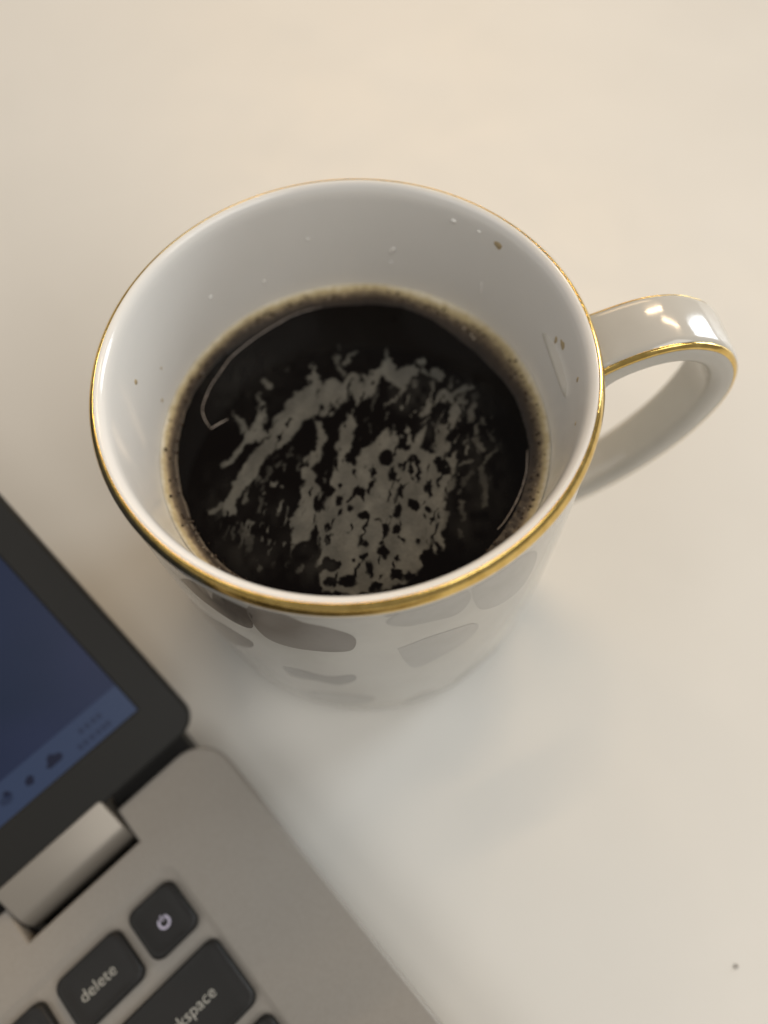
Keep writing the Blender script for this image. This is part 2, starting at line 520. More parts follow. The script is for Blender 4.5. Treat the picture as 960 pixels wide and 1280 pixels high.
# ------------------------------------------------------------------ shapes of the pale skin on the coffee (mm from the mug axis)
FILM_POLYS = [[(-25.49, -12.79), (-22.78, -6.44), (-20.85, -2.6), (-19.4, -0.95), (-16.91, 1.36), (-16.23, 4.57), (-14.33, 7.37), (-12.56, 10.61), (-9.97, 12.3), (-8.83, 12.98), (-8.62, 15.28), (-7.74, 18.35), (-6.96, 16.91), (-6.54, 14.15), (-5.44, 12.71), (-3.94, 14.32), (-2.21, 12.83), (-0.66, 15.22), (2.89, 14.94), (5.06, 15.93), (7.14, 17.93), (7.73, 20.88), (7.95, 17.87), (9.42, 15.38), (11.59, 16.19), (14.5, 17.93), (14.9, 16.9), (13.05, 14.12), (10.71, 10.84), (8.57, 7.8), (6.44, 6.66), (9.56, 10.55), (8.35, 11.6), (6.12, 14.68), (4.85, 12.27), (3.89, 9.48), (0.61, 7.49), (-0.22, 10.38), (-1.73, 8.61), (-3.41, 6.32), (-4.21, 5.83), (-7.54, 5.54), (-9.76, 4.98), (-11.53, 2.2), (-13.43, -0.17), (-15.91, -1.57), (-17.3, -2.87), (-19.41, -6.69), (-22.37, -11.2), (-22.75, -14.8), (-24.69, -14.66)], [(-25.0, -3.33), (-22.61, 0.19), (-21.54, 1.72), (-22.39, 5.05), (-23.88, 8.12), (-21.61, 5.91), (-20.46, 2.89), (-19.56, 5.74), (-18.48, 9.0), (-18.82, 12.06), (-17.36, 9.29), (-16.87, 6.27), (-17.96, 3.43), (-16.23, 2.02), (-19.03, 0.62), (-21.2, 0.08), (-23.62, -3.09), (-24.67, -4.05)], [(-10.22, -3.94), (-9.98, -8.26), (-10.34, -11.6), (-11.73, -14.64), (-12.78, -16.35), (-12.07, -18.97), (-12.09, -20.87), (-9.46, -21.06), (-8.82, -18.25), (-7.77, -17.52), (-7.23, -19.64), (-7.5, -24.32), (-7.98, -26.13), (-6.66, -25.46), (-3.76, -24.9), (-3.41, -15.42), (-6.53, -15.18), (-7.21, -12.67), (-7.41, -8.46), (-8.26, -5.82), (-6.84, -4.2), (-5.46, 1.01), (-6.31, 4.34), (-7.56, 4.99), (-7.35, 0.26), (-8.37, -3.56)], [(-0.21, 7.0), (0.06, 2.38), (-1.29, -3.75), (-2.41, -8.83), (-4.68, -8.66), (-3.59, -3.57), (-3.28, 0.84), (-1.92, 3.81)], [(-4.68, -8.66), (-2.31, -6.27), (-0.42, -5.03), (2.02, -2.24), (4.1, -0.99), (4.94, 0.2), (5.85, 2.29), (6.89, 1.49), (7.52, -0.89), (8.17, -2.72), (10.13, -3.22), (11.88, -0.7), (13.98, 2.2), (13.6, -0.47), (12.61, -3.06), (13.9, -4.21), (16.29, -3.34), (17.95, -2.06), (19.11, -2.86), (19.21, -7.91), (18.03, -9.02), (16.69, -11.96), (16.01, -14.4), (15.99, -17.66), (15.03, -20.0), (15.17, -23.16), (13.56, -24.91), (11.44, -24.45), (10.82, -26.71), (8.91, -29.15), (5.23, -30.83), (-1.88, -31.37), (-7.37, -30.54), (-7.6, -28.43), (-6.69, -26.53), (-7.32, -23.09), (-6.47, -18.42), (-6.03, -13.58)]]
FILM_STROKES = [([(-16.57, 13.22), (-17.39, 14.44)], 0.76, 0.8), ([(-27.4, -13.64), (-25.65, -12.45)], 0.76, 0.7), ([(-25.29, -3.83), (-23.94, -2.36)], 0.61, 0.8), ([(16.29, -3.34), (17.34, -0.41), (19.46, 2.14), (20.65, 4.61), (19.82, 7.28), (18.73, 9.25)], 0.91, 0.9), ([(13.87, 4.59), (17.03, 8.06), (18.61, 9.63)], 0.76, 0.9), ([(20.1, 8.57), (23.97, 10.35)], 0.61, 0.8), ([(17.09, 13.98), (17.66, 13.16)], 1.21, 0.9), ([(15.57, 13.33), (13.77, 15.03)], 0.45, 0.7), ([(23.76, 5.66), (22.95, 2.59)], 0.76, 0.6), ([(25.32, 2.77), (25.2, 1.69)], 0.45, 0.5), ([(23.4, -1.77), (24.34, -4.31)], 0.61, 0.6), ([(26.93, -4.51), (24.7, -6.43)], 0.45, 0.5), ([(18.92, -7.72), (22.09, -6.58)], 0.61, 0.6), ([(23.43, -8.23), (23.65, -12.81), (23.74, -15.79)], 0.61, 0.45), ([(19.06, -15.12), (19.1, -19.02)], 0.45, 0.5), ([(18.31, -20.87), (18.36, -21.83)], 0.45, 0.5), ([(-16.67, -5.18), (-16.82, -7.75)], 0.45, 0.4), ([(-17.87, -9.02), (-18.13, -14.33)], 0.3, 0.4), ([(-15.0, -13.74), (-15.15, -14.87)], 0.45, 0.4), ([(-20.3, -19.32), (-20.41, -21.84)], 0.61, 0.3), ([(-23.29, -17.19), (-23.38, -19.42)], 0.45, 0.4), ([(-21.67, -16.5), (-21.49, -18.6)], 0.45, 0.4), ([(-18.19, -25.09), (-17.9, -25.72)], 0.45, 0.4), ([(-11.29, -26.65), (-10.27, -25.96)], 0.45, 0.5), ([(-6.19, -8.55), (-5.68, -6.53)], 0.45, 0.5), ([(-12.66, -1.11), (-12.52, -2.89)], 0.38, 0.4), ([(-16.9, 14.4), (-17.55, 15.03)], 0.45, 0.5), ([(-12.83, 17.39), (-12.67, 16.78)], 0.45, 0.25), ([(-1.05, 17.81), (-0.33, 19.34), (1.02, 20.03)], 0.45, 0.7), ([(-2.19, 22.3), (-2.24, 21.1)], 0.3, 0.35), ([(-2.94, 19.75), (-1.8, 15.12)], 0.61, 0.6), ([(11.69, -2.99), (12.52, -0.39)], 0.61, 0.8), ([(16.23, -13.59), (18.05, -10.38)], 0.61, 0.7), ([(14.67, -20.77), (16.22, -16.87)], 0.61, 0.7), ([(15.44, -4.16), (16.22, -0.68), (17.47, 1.02)], 0.76, 0.8), ([(19.14, -12.97), (20.14, -10.54), (21.83, -8.97)], 0.45, 0.35), ([(4.58, -5.94), (4.02, -2.4)], 1.06, 0.9), ([(26.18, -0.56), (26.53, -2.72)], 0.45, 0.3), ([(21.92, -1.12), (22.09, -3.79)], 0.45, 0.3)]
FILM_HOLES = [(5.88, -4.65, 1.38, 1.55), (-0.71, -4.49, 1.38, 1.21), (0.79, -11.6, 0.9, 1.33), (-3.47, -12.95, 0.89, 1.31), (-1.61, -14.9, 0.52, 0.57), (1.0, -16.39, 1.03, 1.13), (2.83, -9.91, 0.61, 0.67), (2.95, -7.7, 0.76, 1.02), (6.88, -8.17, 0.75, 1.69), (7.97, -12.14, 0.74, 1.65), (7.26, -15.88, 0.74, 1.61), (6.58, -19.38, 0.87, 1.11), (10.3, -14.96, 1.03, 0.98), (13.26, -11.7, 0.67, 1.66), (12.73, -16.12, 0.73, 0.65), (13.46, -17.96, 0.44, 0.48), (11.26, -8.51, 1.05, 2.03), (11.0, -5.91, 1.22, 1.37), (16.64, -7.72, 1.36, 1.53), (15.73, -6.09, 1.21, 1.03), (13.95, -23.85, 0.5, 1.24), (4.11, -23.76, 0.86, 1.24), (6.58, -25.64, 0.65, 0.76), (6.11, -28.35, 1.14, 1.2), (1.48, -26.81, 0.71, 1.51), (-2.91, -29.06, 1.7, 1.04), (-4.37, -25.78, 0.58, 0.91), (12.02, -26.03, 1.29, 1.83), (-5.58, -18.17, 0.59, 0.8), (-5.65, -20.55, 0.66, 0.94), (-5.67, -25.84, 1.73, 1.36), (-5.76, -29.01, 1.28, 0.89), (-5.66, -5.85, 1.52, 2.05), (-7.1, -8.48, 0.91, 1.35), (-5.5, -10.79, 1.05, 1.0), (-7.53, -13.47, 1.05, 1.64), (-8.12, -19.9, 0.73, 2.35), (-8.5, -23.63, 1.16, 1.54), (8.22, -28.8, 1.13, 0.75), (2.43, -30.34, 1.13, 0.74), (-0.49, 15.6, 0.65, 0.78), (13.24, 16.45, 0.64, 0.59), (-1.31, -4.27, 0.92, 1.39), (-3.65, -5.31, 0.45, 1.38), (4.06, -22.04, 0.44, 0.47), (1.44, -22.17, 0.43, 0.47), (-0.22, -7.29, 0.45, 0.85), (8.51, -6.58, 0.46, 0.51), (4.58, -18.43, 0.44, 0.32), (3.45, -17.54, 0.74, 0.33), (-1.17, -25.08, 0.43, 0.62)]
FILM_WEAK = [(11.88, 9.42, 4.78, 4.47, 0.16), (15.92, 1.14, 3.11, 2.85, 0.1), (-22.59, 15.44, 9.77, 8.55, 0.07), (-25.1, -10.5, 6.06, 6.57, 0.05), (-20.4, -22.15, 6.57, 4.62, 0.1), (-8.1, -25.35, 4.32, 3.79, 0.12), (-14.57, -17.83, 4.44, 6.29, 0.06), (23.13, -10.76, 5.25, 11.39, 0.09), (23.59, 6.98, 6.31, 7.31, 0.07), (19.27, -18.71, 3.66, 6.29, 0.1), (-6.2, 21.02, 13.17, 7.85, 0.03)]
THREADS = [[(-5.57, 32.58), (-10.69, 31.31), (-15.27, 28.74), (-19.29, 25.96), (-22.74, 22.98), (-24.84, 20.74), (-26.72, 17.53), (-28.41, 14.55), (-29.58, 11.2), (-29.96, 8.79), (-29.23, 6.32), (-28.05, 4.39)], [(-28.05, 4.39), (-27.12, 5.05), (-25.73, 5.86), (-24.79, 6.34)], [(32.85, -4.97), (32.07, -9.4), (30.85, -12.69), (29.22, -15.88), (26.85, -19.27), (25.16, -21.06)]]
PALE = [(23.86, 24.43, 0.3), (25.15, 22.48, 0.3), (25.55, 21.63, 0.3)]

# ------------------------------------------------------------------ coffee
ZC = 65.0
coffee = empty('coffee', (0, 0, ZC * MM), 'black coffee with a pale cracked skin and a tan foam ring, inside the mug', 'coffee')

def vnoise(x, y, seed):
    """smooth 2-D value noise in numpy, range -1..1"""
    rs = np.random.RandomState(seed)
    G = rs.uniform(-1, 1, (256, 256))
    xi = np.floor(x).astype(int)
    yi = np.floor(y).astype(int)
    fx = x - xi
    fy = y - yi
    fx = fx * fx * (3 - 2 * fx)
    fy = fy * fy * (3 - 2 * fy)
    g = lambda i, j: G[i % 256, j % 256]
    return (g(xi, yi) * (1 - fx) * (1 - fy) + g(xi + 1, yi) * fx * (1 - fy) + g(xi, yi + 1) * (1 - fx) * fy + g(xi + 1, yi + 1) * fx * fy)

def film_field(x, y):
    wx = x + 0.45 * vnoise(x / 1.5, y / 1.5, 1) + 0.28 * vnoise(x / 0.6, y / 0.6, 2)
    wy = y + 0.45 * vnoise(x / 1.5, y / 1.5, 3) + 0.28 * vnoise(x / 0.6, y / 0.6, 4)
    def seg_d(ax, ay, bx, by):
        dx, dy = bx - ax, by - ay
        t = np.clip(((wx - ax) * dx + (wy - ay) * dy) / max(dx * dx + dy * dy, 1e-9), 0, 1)
        return np.hypot(wx - ax - t * dx, wy - ay - t * dy)
    def step(d, w=0.34):
        t = np.clip(0.5 - d / (2 * w), 0, 1)
        return t * t * (3 - 2 * t)
    F = np.zeros_like(x)
    for poly in FILM_POLYS:
        d = np.full_like(x, 1e9)
        ins = np.zeros(x.shape, bool)
        for (ax, ay), (bx, by) in zip(poly, poly[1:] + poly[:1]):
            d = np.minimum(d, seg_d(ax, ay, bx, by))
            if ay != by:
                ins ^= ((ay > wy) != (by > wy)) & (wx < (bx - ax) * (wy - ay) / (by - ay) + ax)
        F = np.maximum(F, step(np.where(ins, -d, d)))
    for pts, r, val in FILM_STROKES:
        d = np.full_like(x, 1e9)
        if len(pts) == 1:
            pts = pts * 2
        for (ax, ay), (bx, by) in zip(pts, pts[1:]):
            d = np.minimum(d, seg_d(ax, ay, bx, by))
        F = np.maximum(F, val * step(d - r * 0.9))
    for cx, cy, a, b_ in FILM_HOLES:
        q = np.hypot((wx - cx) / a, (wy - cy) / b_)
        F *= 1 - step((q - 1) * min(a, b_), 0.2)
    # pin holes and cracks
    ca, sa = math.cos(R(72)), math.sin(R(72))
    lx, ly = x * ca + y * sa, -x * sa + y * ca          # along / across the streaks
    lx = lx + 0.5 * vnoise(x / 1.1, y / 1.1, 13)
    ly = ly + 0.35 * vnoise(x / 0.9, y / 0.9, 14)
    crack = vnoise(lx / 2.6, ly / 0.85, 9) + 0.45 * vnoise(lx / 1.1, ly / 0.5, 10)
    F *= 1 - np.clip((crack - 0.50) / 0.3, 0, 1)
    F *= 0.86 + 0.2 * vnoise(lx / 3.5, ly / 1.6, 11)
    # loose flecks beside the sheet, streaked the same way
    fl = vnoise(lx / 2.2, ly / 0.8, 31) + 0.4 * vnoise(lx / 0.9, ly / 0.5, 32)
    zone = np.clip(1.15 - np.hypot((x - 14) / 13, (y + 1) / 16), 0, 1) + 0.8 * np.clip(1.1 - np.hypot((x + 14) / 12, (y + 14) / 11), 0, 1)
    F = np.maximum(F, 0.9 * np.clip((fl - 0.45) / 0.35, 0, 1) * np.clip(zone * 1.6, 0, 1))
    W = np.zeros_like(x)
    for cx, cy, a, b_, val in FILM_WEAK:
        q = np.hypot((wx - cx) / a, (wy - cy) / b_)
        W = np.maximum(W, val * np.clip(1.4 - q, 0, 1))
    W *= 0.6 + 0.6 * vnoise(x / 1.3, y / 2.0, 21)
    return np.clip(np.maximum(F, W), 0, 1)

NA, NR, RIN = 720, 170, 34.0
ang = np.linspace(0, 2 * np.pi, NA, endpoint=False)
rad = np.linspace(0.2, RIN, NR)
rad = np.concatenate([rad, [34.8, 35.6, 36.3, 36.8, 37.15]])
zz = np.concatenate([np.zeros(NR), [0.02, 0.08, 0.2, 0.42, 0.7]])
RR, AA = np.meshgrid(rad, ang)
X, Y = RR * np.cos(AA), RR * np.sin(AA)
Zs = np.tile(zz, (NA, 1))
film = film_field(X, Y)
film[:, -5:] = 0
nrw = len(rad)
verts = np.stack([X, Y, Zs], -1).reshape(-1, 3) * MM
idx = np.arange(NA * nrw).reshape(NA, nrw)
nx_ = np.roll(idx, -1, 0)
quads = np.stack([idx[:, :-1], idx[:, 1:], nx_[:, 1:], nx_[:, :-1]], -1).reshape(-1, 4)
faces = [tuple(q) for q in quads.tolist()] + [tuple(idx[::-1, 0].tolist())]
base = len(verts)
low = np.stack([33.0 * np.cos(ang), 33.0 * np.sin(ang), np.full(NA, -54.0)], -1) * MM
verts = np.concatenate([verts, low])
for i in range(NA):
    j = (i + 1) % NA
    faces.append((int(idx[i, -1]), base + i, base + j, int(idx[j, -1])))
faces.append(tuple(range(base, base + NA)))
me = bpy.data.meshes.new('coffee_surface')
me.from_pydata(verts.tolist(), [], faces)
me.update()
at = me.attributes.new('film', 'FLOAT', 'POINT')
at.data.foreach_set('value', np.concatenate([film.reshape(-1), np.zeros(NA)]).astype(np.float32))
surf = link('coffee_surface', me, M_COFFEE, coffee)

# foam ring; it is wider at the back right and on the back left (angle in degrees, inner radius in mm)
INNER_A = [0, 3, 14, 27, 43, 57, 70, 88, 100, 126, 142, 158, 180, 200, 218, 270, 334, 353, 360]
INNER_R = [32.9, 32.7, 32.3, 31.2, 30.9, 32.1, 32.7, 32.2, 32.6, 32.5, 33.7, 34.1, 34.2, 34.0, 34.5, 33.8, 33.5, 33.2, 32.9]
NF = 480
v, f, th = [], [], []
rows = 13
for i in range(NF):
    a = 2 * math.pi * i / NF
    c_, s_ = math.cos(a), math.sin(a)
    inner = float(np.interp(math.degrees(a) % 360, INNER_A, INNER_R)) + 0.15 + 0.22 * noise.noise(Vector((c_ * 2.5, s_ * 2.5, 3))) + 0.16 * noise.noise(Vector((c_ * 12, s_ * 12, 1)))
    outer = 37.42 + 0.03 * noise.noise(Vector((c_ * 6, s_ * 6, 8)))
    for k in range(rows):
        u = k / (rows - 1)
        r = inner + (outer - inner) * u
        z = 0.05 + 0.16 * min(1, u * 4) + 0.9 * u ** 4 + 0.10 * noise.noise(Vector((r * c_ * 1.6, r * s_ * 1.6, 5))) * (1 if 0 < k < rows - 1 else 0)
        if k == 0:
            z = -0.08
        v.append((r * c_ * MM, r * s_ * MM, z * MM))
        th.append(min(1, max(0, 0.04 + 0.93 * u ** 1.15 + 0.12 * noise.noise(Vector((c_ * 3.1, s_ * 3.1, 11))) + 0.10 * noise.noise(Vector((r * c_ * 0.9, r * s_ * 0.9, 2))))))
for i in range(NF):
    j = (i + 1) % NF
    for k in range(rows - 1):
        f.append((i * rows + k, j * rows + k, j * rows + k + 1, i * rows + k + 1))
foam = from_py('foam_ring', v, f, M_FOAM, coffee)
at = foam.data.attributes.new('thick', 'FLOAT', 'POINT')
at.data.foreach_set('value', th)

# small bubbles caught in the foam: too many to count, one mesh per tone
def bubbles(name, n, m_, rmin, rmax, lo_r, hi_r, zoff, seed, spots=()):
    rr = random.Random(seed)
    bm = bmesh.new()
    L = list(spots)
    for _ in range(n):
        a = rr.uniform(0, 2 * math.pi)
        r = rr.triangular(lo_r, hi_r, (lo_r + hi_r) / 2)
        L.append((r * math.cos(a), r * math.sin(a), rmin + (rmax - rmin) * rr.random() ** 3))
    for x, y, s in L:
        u = (math.hypot(x, y) - 33.6) / 3.8
        z = 0.26 + 0.9 * max(0, u) ** 4 + zoff * s
        bmesh.ops.create_icosphere(bm, subdivisions=1, radius=s * MM, matrix=Matrix.Translation((x * MM, y * MM, z * MM)))
    me = bpy.data.meshes.new(name)
    bm.to_mesh(me)
    bm.free()
    o = link(name, me, m_, coffee)
    o['kind'] = 'stuff'
    return o
bubbles('foam_bubble', 460, M_BUB, 0.08, 0.42, 33.6, 36.9, 0.0, 4)
bubbles('foam_bubble', 160, M_BUBL, 0.05, 0.18, 34.2, 36.4, 0.0, 5, PALE)

# bright meniscus reflections drawn as pale raised threads, one hooked like a bubble
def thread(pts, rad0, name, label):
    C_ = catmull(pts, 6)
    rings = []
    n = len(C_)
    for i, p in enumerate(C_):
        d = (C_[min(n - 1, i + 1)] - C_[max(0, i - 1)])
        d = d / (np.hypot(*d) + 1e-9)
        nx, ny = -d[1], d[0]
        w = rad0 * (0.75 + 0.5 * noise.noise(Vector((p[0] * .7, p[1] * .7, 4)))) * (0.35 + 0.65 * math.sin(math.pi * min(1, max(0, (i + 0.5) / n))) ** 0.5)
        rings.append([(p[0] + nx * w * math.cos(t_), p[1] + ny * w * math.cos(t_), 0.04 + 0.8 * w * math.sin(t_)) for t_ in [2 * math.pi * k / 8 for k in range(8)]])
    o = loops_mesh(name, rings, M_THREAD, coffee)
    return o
M_THREAD, nt, b = mat('glint_thread', (0.30, 0.255, 0.22), 0.15)  # pale colour stands in for reflected light at the coffee edge
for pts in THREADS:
    thread(pts, 0.16, 'glint_thread', '')

# ------------------------------------------------------------------ crumbs on the table
def crumb(x, y, s, label, seed):
    rr = random.Random(seed)
    bm = bmesh.new()
    bmesh.ops.create_icosphere(bm, subdivisions=2, radius=s * MM)
    for vv in bm.verts:
        vv.co *= 1 + 0.35 * noise.noise(vv.co * 1500 + Vector((seed, 0, 0)))
        vv.co.z *= 0.6
    me = bpy.data.meshes.new('crumb')
    bm.to_mesh(me)
    bm.free()
    o = link('crumb', me, M_CRUMB)
    o.location = (x * MM, y * MM, s * 0.5 * MM)
    o['label'] = label
    o['category'] = 'crumb'
crumb(74.6, -100.7, 0.42, 'tiny brown crumb on the bare white table, right of the laptop', 1)

# ------------------------------------------------------------------ laptop (x = along the hinge, y = away from the user)
laptop = empty('laptop', (0, 0, 0), 'open silver laptop with black keys and dark blue screen beside the mug', 'laptop', R(39.5))
XR, XL, YB, YF = -59.3, -383.0, -10.4, -232.0
ZD = 17.0
HX0, HX1, HY = -111.6, -84.0, -18.9          # hinge notch
HX0b, HX1b = XL + XR - HX1, XL + XR - HX0    # mirrored one
def outline(ins, z, zi=0):
    """base outline, clockwise from the back right corner, with the two hinge notches"""
    pts = []
    r = 8.5
    def arc(cx, cy, rr, a0, a1, n=8):
        for k in range(n + 1):
            a = R(a0 + (a1 - a0) * k / n)
            pts.append((cx + rr * math.cos(a), cy + rr * math.sin(a), z))
    arc(XR - r, YB - r, r - ins, 0, 90)
    for a_, b_ in ((HX1, HX0), (HX1b, HX0b)):
        pts.append((a_ + ins, YB - ins, z))
        pts.append((a_ + ins, HY - ins, z))
        pts.append((b_ - ins, HY - ins, z))
        pts.append((b_ - ins, YB - ins, z))
    arc(XL + r, YB - r, r - ins, 90, 180)
    arc(XL + r, YF + r, r - ins, 180, 270)
    arc(XR - r, YF + r, r - ins, 270, 360)
    return pts
loops = [outline(5.0, 3.0), outline(1.2, 8.0), outline(0.15, 13.5), outline(0.0, 16.0), outline(0.12, 16.65), outline(0.5, 17.0)]
# keyboard recess
KX0, KX1, KY0, KY1 = -362, -80.9, -143, -26.0
hole = [[(p, q, 17.0) for p, q in rrect(KX0, KX1, KY0, KY1, 3.5, 6)],
        [(p, q, 16.86) for p, q in rrect(KX0 + .5, KX1 - .5, KY0 + .5, KY1 - .5, 3.0, 6)],
        [(p, q, 16.45) for p, q in rrect(KX0 + 1.4, KX1 - 1.4, KY0 + 1.4, KY1 - 1.4, 2.4, 6)],
        [(p, q, 16.35) for p, q in rrect(KX0 + 2.0, KX1 - 2.0, KY0 + 2.0, KY1 - 2.0, 2.0, 6)]]
v = []
f = []
n = len(loops[0])
for L in loops:
    v += L
for i in range(len(loops) - 1):
    for k in range(n):
        k2 = (k + 1) % n
        f.append((i * n + k, i * n + k2, (i + 1) * n + k2, (i + 1) * n + k))
f.append(tuple(range(n)))
off = len(v)
nh = len(hole[0])
for L in hole:
    v += L
for i in range(3):
    for k in range(nh):
        k2 = (k + 1) % nh
        f.append((off + i * nh + k, off + i * nh + k2, off + (i + 1) * nh + k2, off + (i + 1) * nh + k))
f.append(tuple(range(off + 3 * nh, off + 4 * nh)))
top = loops[-1]
tris = geometry.tessellate_polygon([[Vector(p) for p in top], [Vector(p) for p in hole[0]][::-1]])
mp = list(range((len(loops) - 1) * n, len(loops) * n)) + list(range(off, off + nh))[::-1]
f += [tuple(mp[i] for i in t_) for t_ in tris]
deck = from_py('base', [(x * MM, y * MM, z * MM) for x, y, z in v], f, M_DECK, laptop, smooth=False)
es = deck.modifiers.new('es', 'EDGE_SPLIT')
deck.data.polygons.foreach_set('use_smooth', [True] * len(deck.data.polygons))
es.split_angle = R(28)

# rubber feet lift the base off the table
for (fx, fy) in ((XR - 22, YB - 24), (XL + 22, YB - 24), (XR - 22, YF + 20), (XL + 22, YF + 20)):
    loops_mesh('rubber_foot', [ring(fx - 9, fx + 9, fy - 3, fy + 3, 2.9, 0), ring(fx - 9.5, fx + 9.5, fy - 3.5, fy + 3.5, 3.4, 3.2)], M_DARK, laptop)

# hinges
AL = R(28)
ld = Vector((0, math.cos(AL), math.sin(AL)))     # up along the lid
ln = Vector((0, -math.sin(AL), math.cos(AL)))    # out of the screen
LO = Vector((0, -8.0, 20.0))                     # front bottom edge of the lid face
def hinge(x0, x1, name='hinge_cover'):
    rr = 7.5
    s0 = LO + ld * 0.7 + ln * 0.35
    ridge = LO - ld * 6.9 + ln * 0.35
    a0 = AL + R(90 + 16)
    cy, cz = ridge.y - rr * math.cos(a0), ridge.z - rr * math.sin(a0)
    prof = [(s0.y, s0.z)]
    q = ridge + ld * 0.9
    prof.append((q.y, q.z))
    q = ridge + ld * 0.12
    prof.append((q.y, q.z))
    for k in range(17):
        a = a0 + R(3) + R(k * 7.5)
        prof.append((cy + rr * math.cos(a), cz + rr * math.sin(a)))
    s1 = LO + ld * 1.4 - ln * 5.0
    prof.append((s1.y, s1.z))
    xs = [(x0, 0.7), (x0 + 0.25, 0.25), (x0 + 0.8, 0), (x1 - 0.8, 0), (x1 - 0.25, 0.25), (x1, 0.7)]
    cyc = sum(p[0] for p in prof) / len(prof)
    czc = sum(p[1] for p in prof) / len(prof)
    rows = []
    for x, ins in xs:
        row = []
        for y, z in prof:
            d = Vector((cyc - y, czc - z))
            d.normalize()
            row.append((x, y + d.x * ins, z + d.y * ins))
        rows.append(row)
    o = loops_mesh(name, rows, M_HINGE, laptop)
    m_ = o.modifiers.new('es', 'EDGE_SPLIT')
    m_.split_angle = R(30)
    return o
hinge(-111.3, -84.6)
hinge(XL + XR + 84.6, XL + XR + 111.3)
for x0, x1 in ((HX0 + .02, HX1 - .02), (HX0b + .02, HX1b - .02)):   # dark floor of the hinge notch
    loops_mesh('hinge_well', [ring(x0, x1, HY + .02, YB + 1, .2, 3.5, 2), ring(x0, x1, HY + .02, YB + 1, .2, 6.0, 2)], M_DARK, laptop, smooth=False)

# black filler added behind the base, so the gap under the lid is dark
for x0, x1 in ((HX1 - .5, XR - 5), (XL + 5, HX0b + .2), (HX1b - .5, HX0 + .2)):
    loops_mesh('gap_filler', [ring(x0, x1, YB + .05, -1.5, .8, 3.5, 3), ring(x0, x1, YB + .05, -1.5, .8, 12.6, 3), ring(x0 + .5, x1 - .5, YB + .5, -2, .5, 13.2, 3)], M_DARK, laptop, smooth=False)

# lid: local (x, s along the lid, n out of the face)
LXR = -58.6
lid_m = Matrix.Translation(LO * MM) @ Matrix(((1, 0, 0, 0), (0, ld.y, ln.y, 0), (0, ld.z, ln.z, 0), (0, 0, 0, 1)))
def lid_loops(name, loops_, m_, parent, smooth=False, **kw):
    o = loops_mesh(name, loops_, m_, parent, smooth=smooth, **kw)
    return o
LX0, S0, S1 = XL - 0.1, -0.7, 217.0
lid = lid_loops('lid', [ring(LX0 + 2.0, LXR - 2.0, S0 + 1.5, S1 - 1.5, 4, -6.5), ring(LX0 + .4, LXR - .4, S0 + .3, S1 - .4, 4.6, -5.0), ring(LX0, LXR, S0, S1, 5, -2.0), ring(LX0 + .1, LXR - .1, S0 + .1, S1 - .1, 5, -0.9)], M_BEZEL, laptop, smooth=True)
lid.matrix_local = lid_m
SX0, SX1, SS0, SS1 = LX0 + 7.4, -66.9, 10.4, 192.0
# bezel frame: outer ring, rounded edge, inner ring stepping down to the panel
bo = [ring(LX0 + .15, LXR - .15, S0 + .15, S1 - .15, 5, -1.2), ring(LX0 + .25, LXR - .25, S0 + .25, S1 - .25, 4.9, -0.25), ring(LX0 + .8, LXR - .8, S0 + .8, S1 - .8, 4.4, 0.0),
      ring(SX0 - .5, SX1 + .5, SS0 - .5, SS1 + .5, .6, 0.0), ring(SX0, SX1, SS0, SS1, .2, -0.35), ring(SX0, SX1, SS0, SS1, .2, -0.75)]
bez = lid_loops('bezel', bo, M_BEZEL, lid, smooth=True, cap_top=False, cap_bot=False)
m_ = bez.modifiers.new('es', 'EDGE_SPLIT'); m_.split_angle = R(12)
TB = 17.7
scr = lid_loops('screen', [ring(SX0 - .1, SX1 + .1, TB, SS1 + .1, .1, -0.75, 2), ring(SX0 - .1, SX1 + .1, TB, SS1 + .1, .1, -0.6, 2)], M_SCREEN, lid)
tsk = lid_loops('taskbar', [ring(SX0 - .1, SX1 + .1, SS0 - .1, TB - .02, .1, -0.75, 2), ring(SX0 - .1, SX1 + .1, SS0 - .1, TB - .02, .1, -0.6, 2)], M_TASK, lid)
ZI = -0.585
def flat(name, pts, z, thick, m_, parent):
    return loops_mesh(name, [[(x, y, z - thick) for x, y in pts], [(x, y, z) for x, y in pts]], m_, parent, smooth=False)
def blob(cx, cy, rx, ry, n=14):
    return [(cx + rx * math.cos(2 * math.pi * k / n), cy + ry * math.sin(2 * math.pi * k / n)) for k in range(n)]
# sound, network and notification icons as they read out of focus
flat('taskbar_icon', [(-87.6, 12.9), (-84.6, 12.9), (-83.9, 13.6), (-84.2, 14.5), (-85.1, 14.7), (-85.8, 15.5), (-86.9, 15.1), (-87.2, 14.2), (-88.1, 13.7)], ZI, .01, M_ICON, lid)
flat('taskbar_icon', [(-93.1, 13.2), (-91.6, 12.8), (-90.8, 14.3), (-91.6, 14.9), (-92.8, 14.4)], ZI, .01, M_ICON, lid)
flat('taskbar_icon', blob(-97.6, 13.9, 1.5, 1.0), ZI, .01, M_ICONF, lid)
flat('taskbar_icon', [(-97.3, 13.9), (-95.9, 14.3), (-96.6, 15.5), (-97.6, 15.3)], ZI, .01, M_ICON, lid)

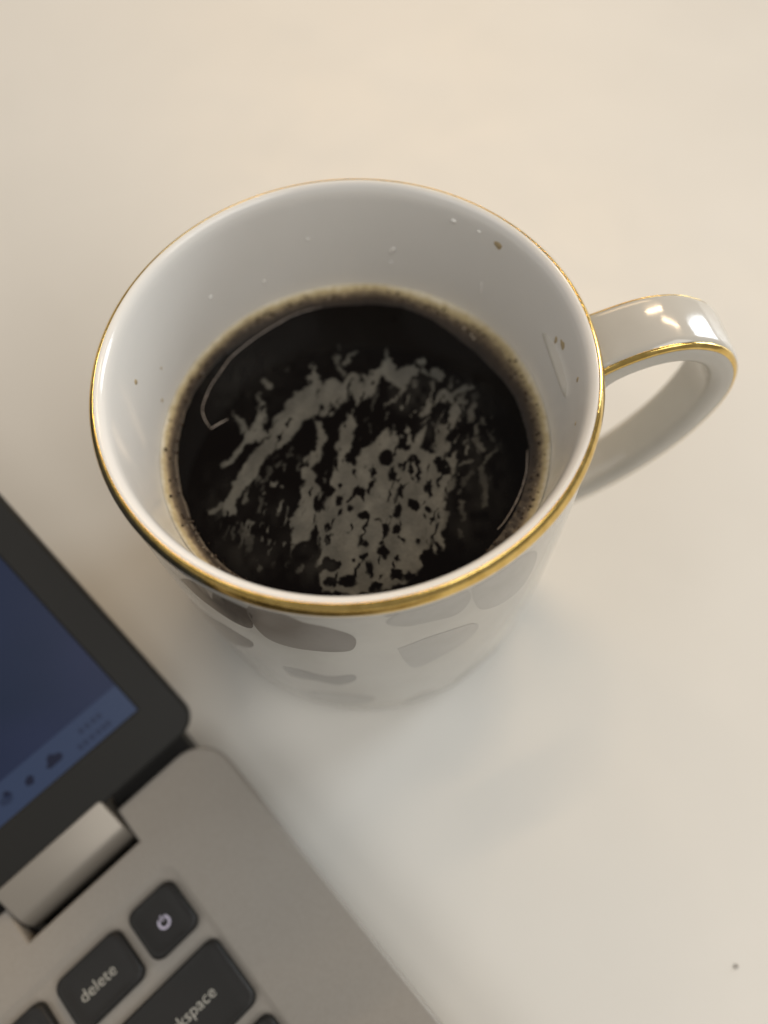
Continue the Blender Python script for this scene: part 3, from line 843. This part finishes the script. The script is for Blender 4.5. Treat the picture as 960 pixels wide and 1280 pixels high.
# text helpers
def text_mesh(name, body_, width, cx, cy, z, m_, parent, height=None, align=0.5):
    cu_ = bpy.data.curves.new(name, 'FONT')
    cu_.body = body_
    cu_.size = 0.01
    cu_.resolution_u = 3
    to = bpy.data.objects.new(name + '_curve', cu_)
    COL.objects.link(to)
    dg = bpy.context.evaluated_depsgraph_get()
    dg.update()
    me_ = bpy.data.meshes.new_from_object(to.evaluated_get(dg))
    bpy.data.objects.remove(to)
    co = np.array([tuple(v_.co) for v_ in me_.vertices])
    x0, x1 = co[:, 0].min(), co[:, 0].max()
    s = width * MM / (x1 - x0)
    for v_ in me_.vertices:
        v_.co = Vector(((v_.co.x - x0 - (x1 - x0) * align) * s + cx * MM, v_.co.y * s + cy * MM, z * MM))
    me_.materials.clear()
    return link(name, me_, m_, parent, smooth=False)
# clock and date, too blurred in the photo to read: two faint rows of bars
for yy, xs in ((14.9, (-78.2, -76.6, -75.0, -73.6)), (12.3, (-80.4, -79.0, -77.4, -75.8, -74.4, -73.2))):
    for xx in xs:
        flat('taskbar_text', blob(xx, yy, .62, .75, 10), ZI, .01, M_ICONF, lid)

# keys
ZK = 16.35
def key(x0, x1, y0, y1, label=None):
    r = 2.1
    h = 2.05
    L = [ring(x0, x1, y0, y1, r, ZK), ring(x0 + .05, x1 - .05, y0 + .05, y1 - .05, r, ZK + 1.2), ring(x0 + .22, x1 - .22, y0 + .22, y1 - .22, r, ZK + h - .28), ring(x0 + .6, x1 - .6, y0 + .6, y1 - .6, r, ZK + h),
         ring(x0 + 1.3, x1 - 1.3, y0 + .9, y1 - .9, r, ZK + h - .10), ring(x0 + 2.2, x1 - 2.2, y0 + 1.5, y1 - 1.5, r, ZK + h - .32), ring(x0 + 3.2, x1 - 3.2, y0 + 2.4, y1 - 2.4, 1.6, ZK + h - .36)]
    o = loops_mesh('key', L, M_KEY, laptop)
    if label:
        o['label'] = label
    return o, ZK + h - .36
FY1, FY0 = -29.0, -40.5                        # function row
k_pow, zt = key(-94.4, -83.1, FY0, FY1, 'small square power key with a pale ring symbol')
k_del, zt = key(-112.0, -96.5, FY0, FY1, 'key marked delete')
x = -114.8
for i in range(14):
    key(x - 15.4, x, FY0, FY1)
    x -= 18.0
rows = [(-43.8, [29.5] + [16.2] * 13), (-61.4, [22.0] + [16.2] * 12 + [22]), (-79.0, [31.5] + [16.2] * 11 + [29]), (-96.6, [40] + [16.2] * 10 + [38]), (-114.2, [16.2] * 4 + [95] + [16.2] * 6)]
k_bk = None
for yt, ws in rows:
    x = -82.7
    for w in ws:
        if x - w < KX0 + 2:
            break
        o, _ = key(x - w, x, yt - 15.2, yt, 'wide key marked backspace' if k_bk is None else None)
        if k_bk is None:
            k_bk = o
        x -= w + 2.6
ZT = zt + 0.03
text_mesh('legend', 'delete', 7.9, -104.7, -36.0, ZT, M_LEG, k_del)
text_mesh('legend', 'backspace', 13.0, -88.3, -52.6, ZT, M_LEG, k_bk, align=1.0)
# power symbol: broken ring and bar
def arc_strip(cx, cy, r0, r1, a0, a1, n, z, name, m_, parent):
    pts = [(cx + r1 * math.cos(R(a0 + (a1 - a0) * k / n)), cy + r1 * math.sin(R(a0 + (a1 - a0) * k / n))) for k in range(n + 1)]
    pts2 = [(cx + r0 * math.cos(R(a0 + (a1 - a0) * k / n)), cy + r0 * math.sin(R(a0 + (a1 - a0) * k / n))) for k in range(n + 1)]
    vv = [(x * MM, y * MM, z * MM) for x, y in pts + pts2]
    ff = [(k, k + 1, n + 2 + k, n + 1 + k) for k in range(n)]
    # the bar joins the same mesh
    b0 = len(vv)
    vv += [(x * MM, y * MM, z * MM) for x, y in ((cx - .16, cy + .35), (cx + .16, cy + .35), (cx + .16, cy + 1.5), (cx - .16, cy + 1.5))]
    ff.append((b0, b0 + 1, b0 + 2, b0 + 3))
    return from_py(name, vv, ff, m_, parent, smooth=False)
arc_strip(-88.65, -35.3, 0.85, 1.32, 120, 420, 30, ZT, 'power_symbol', M_POWER, k_pow)
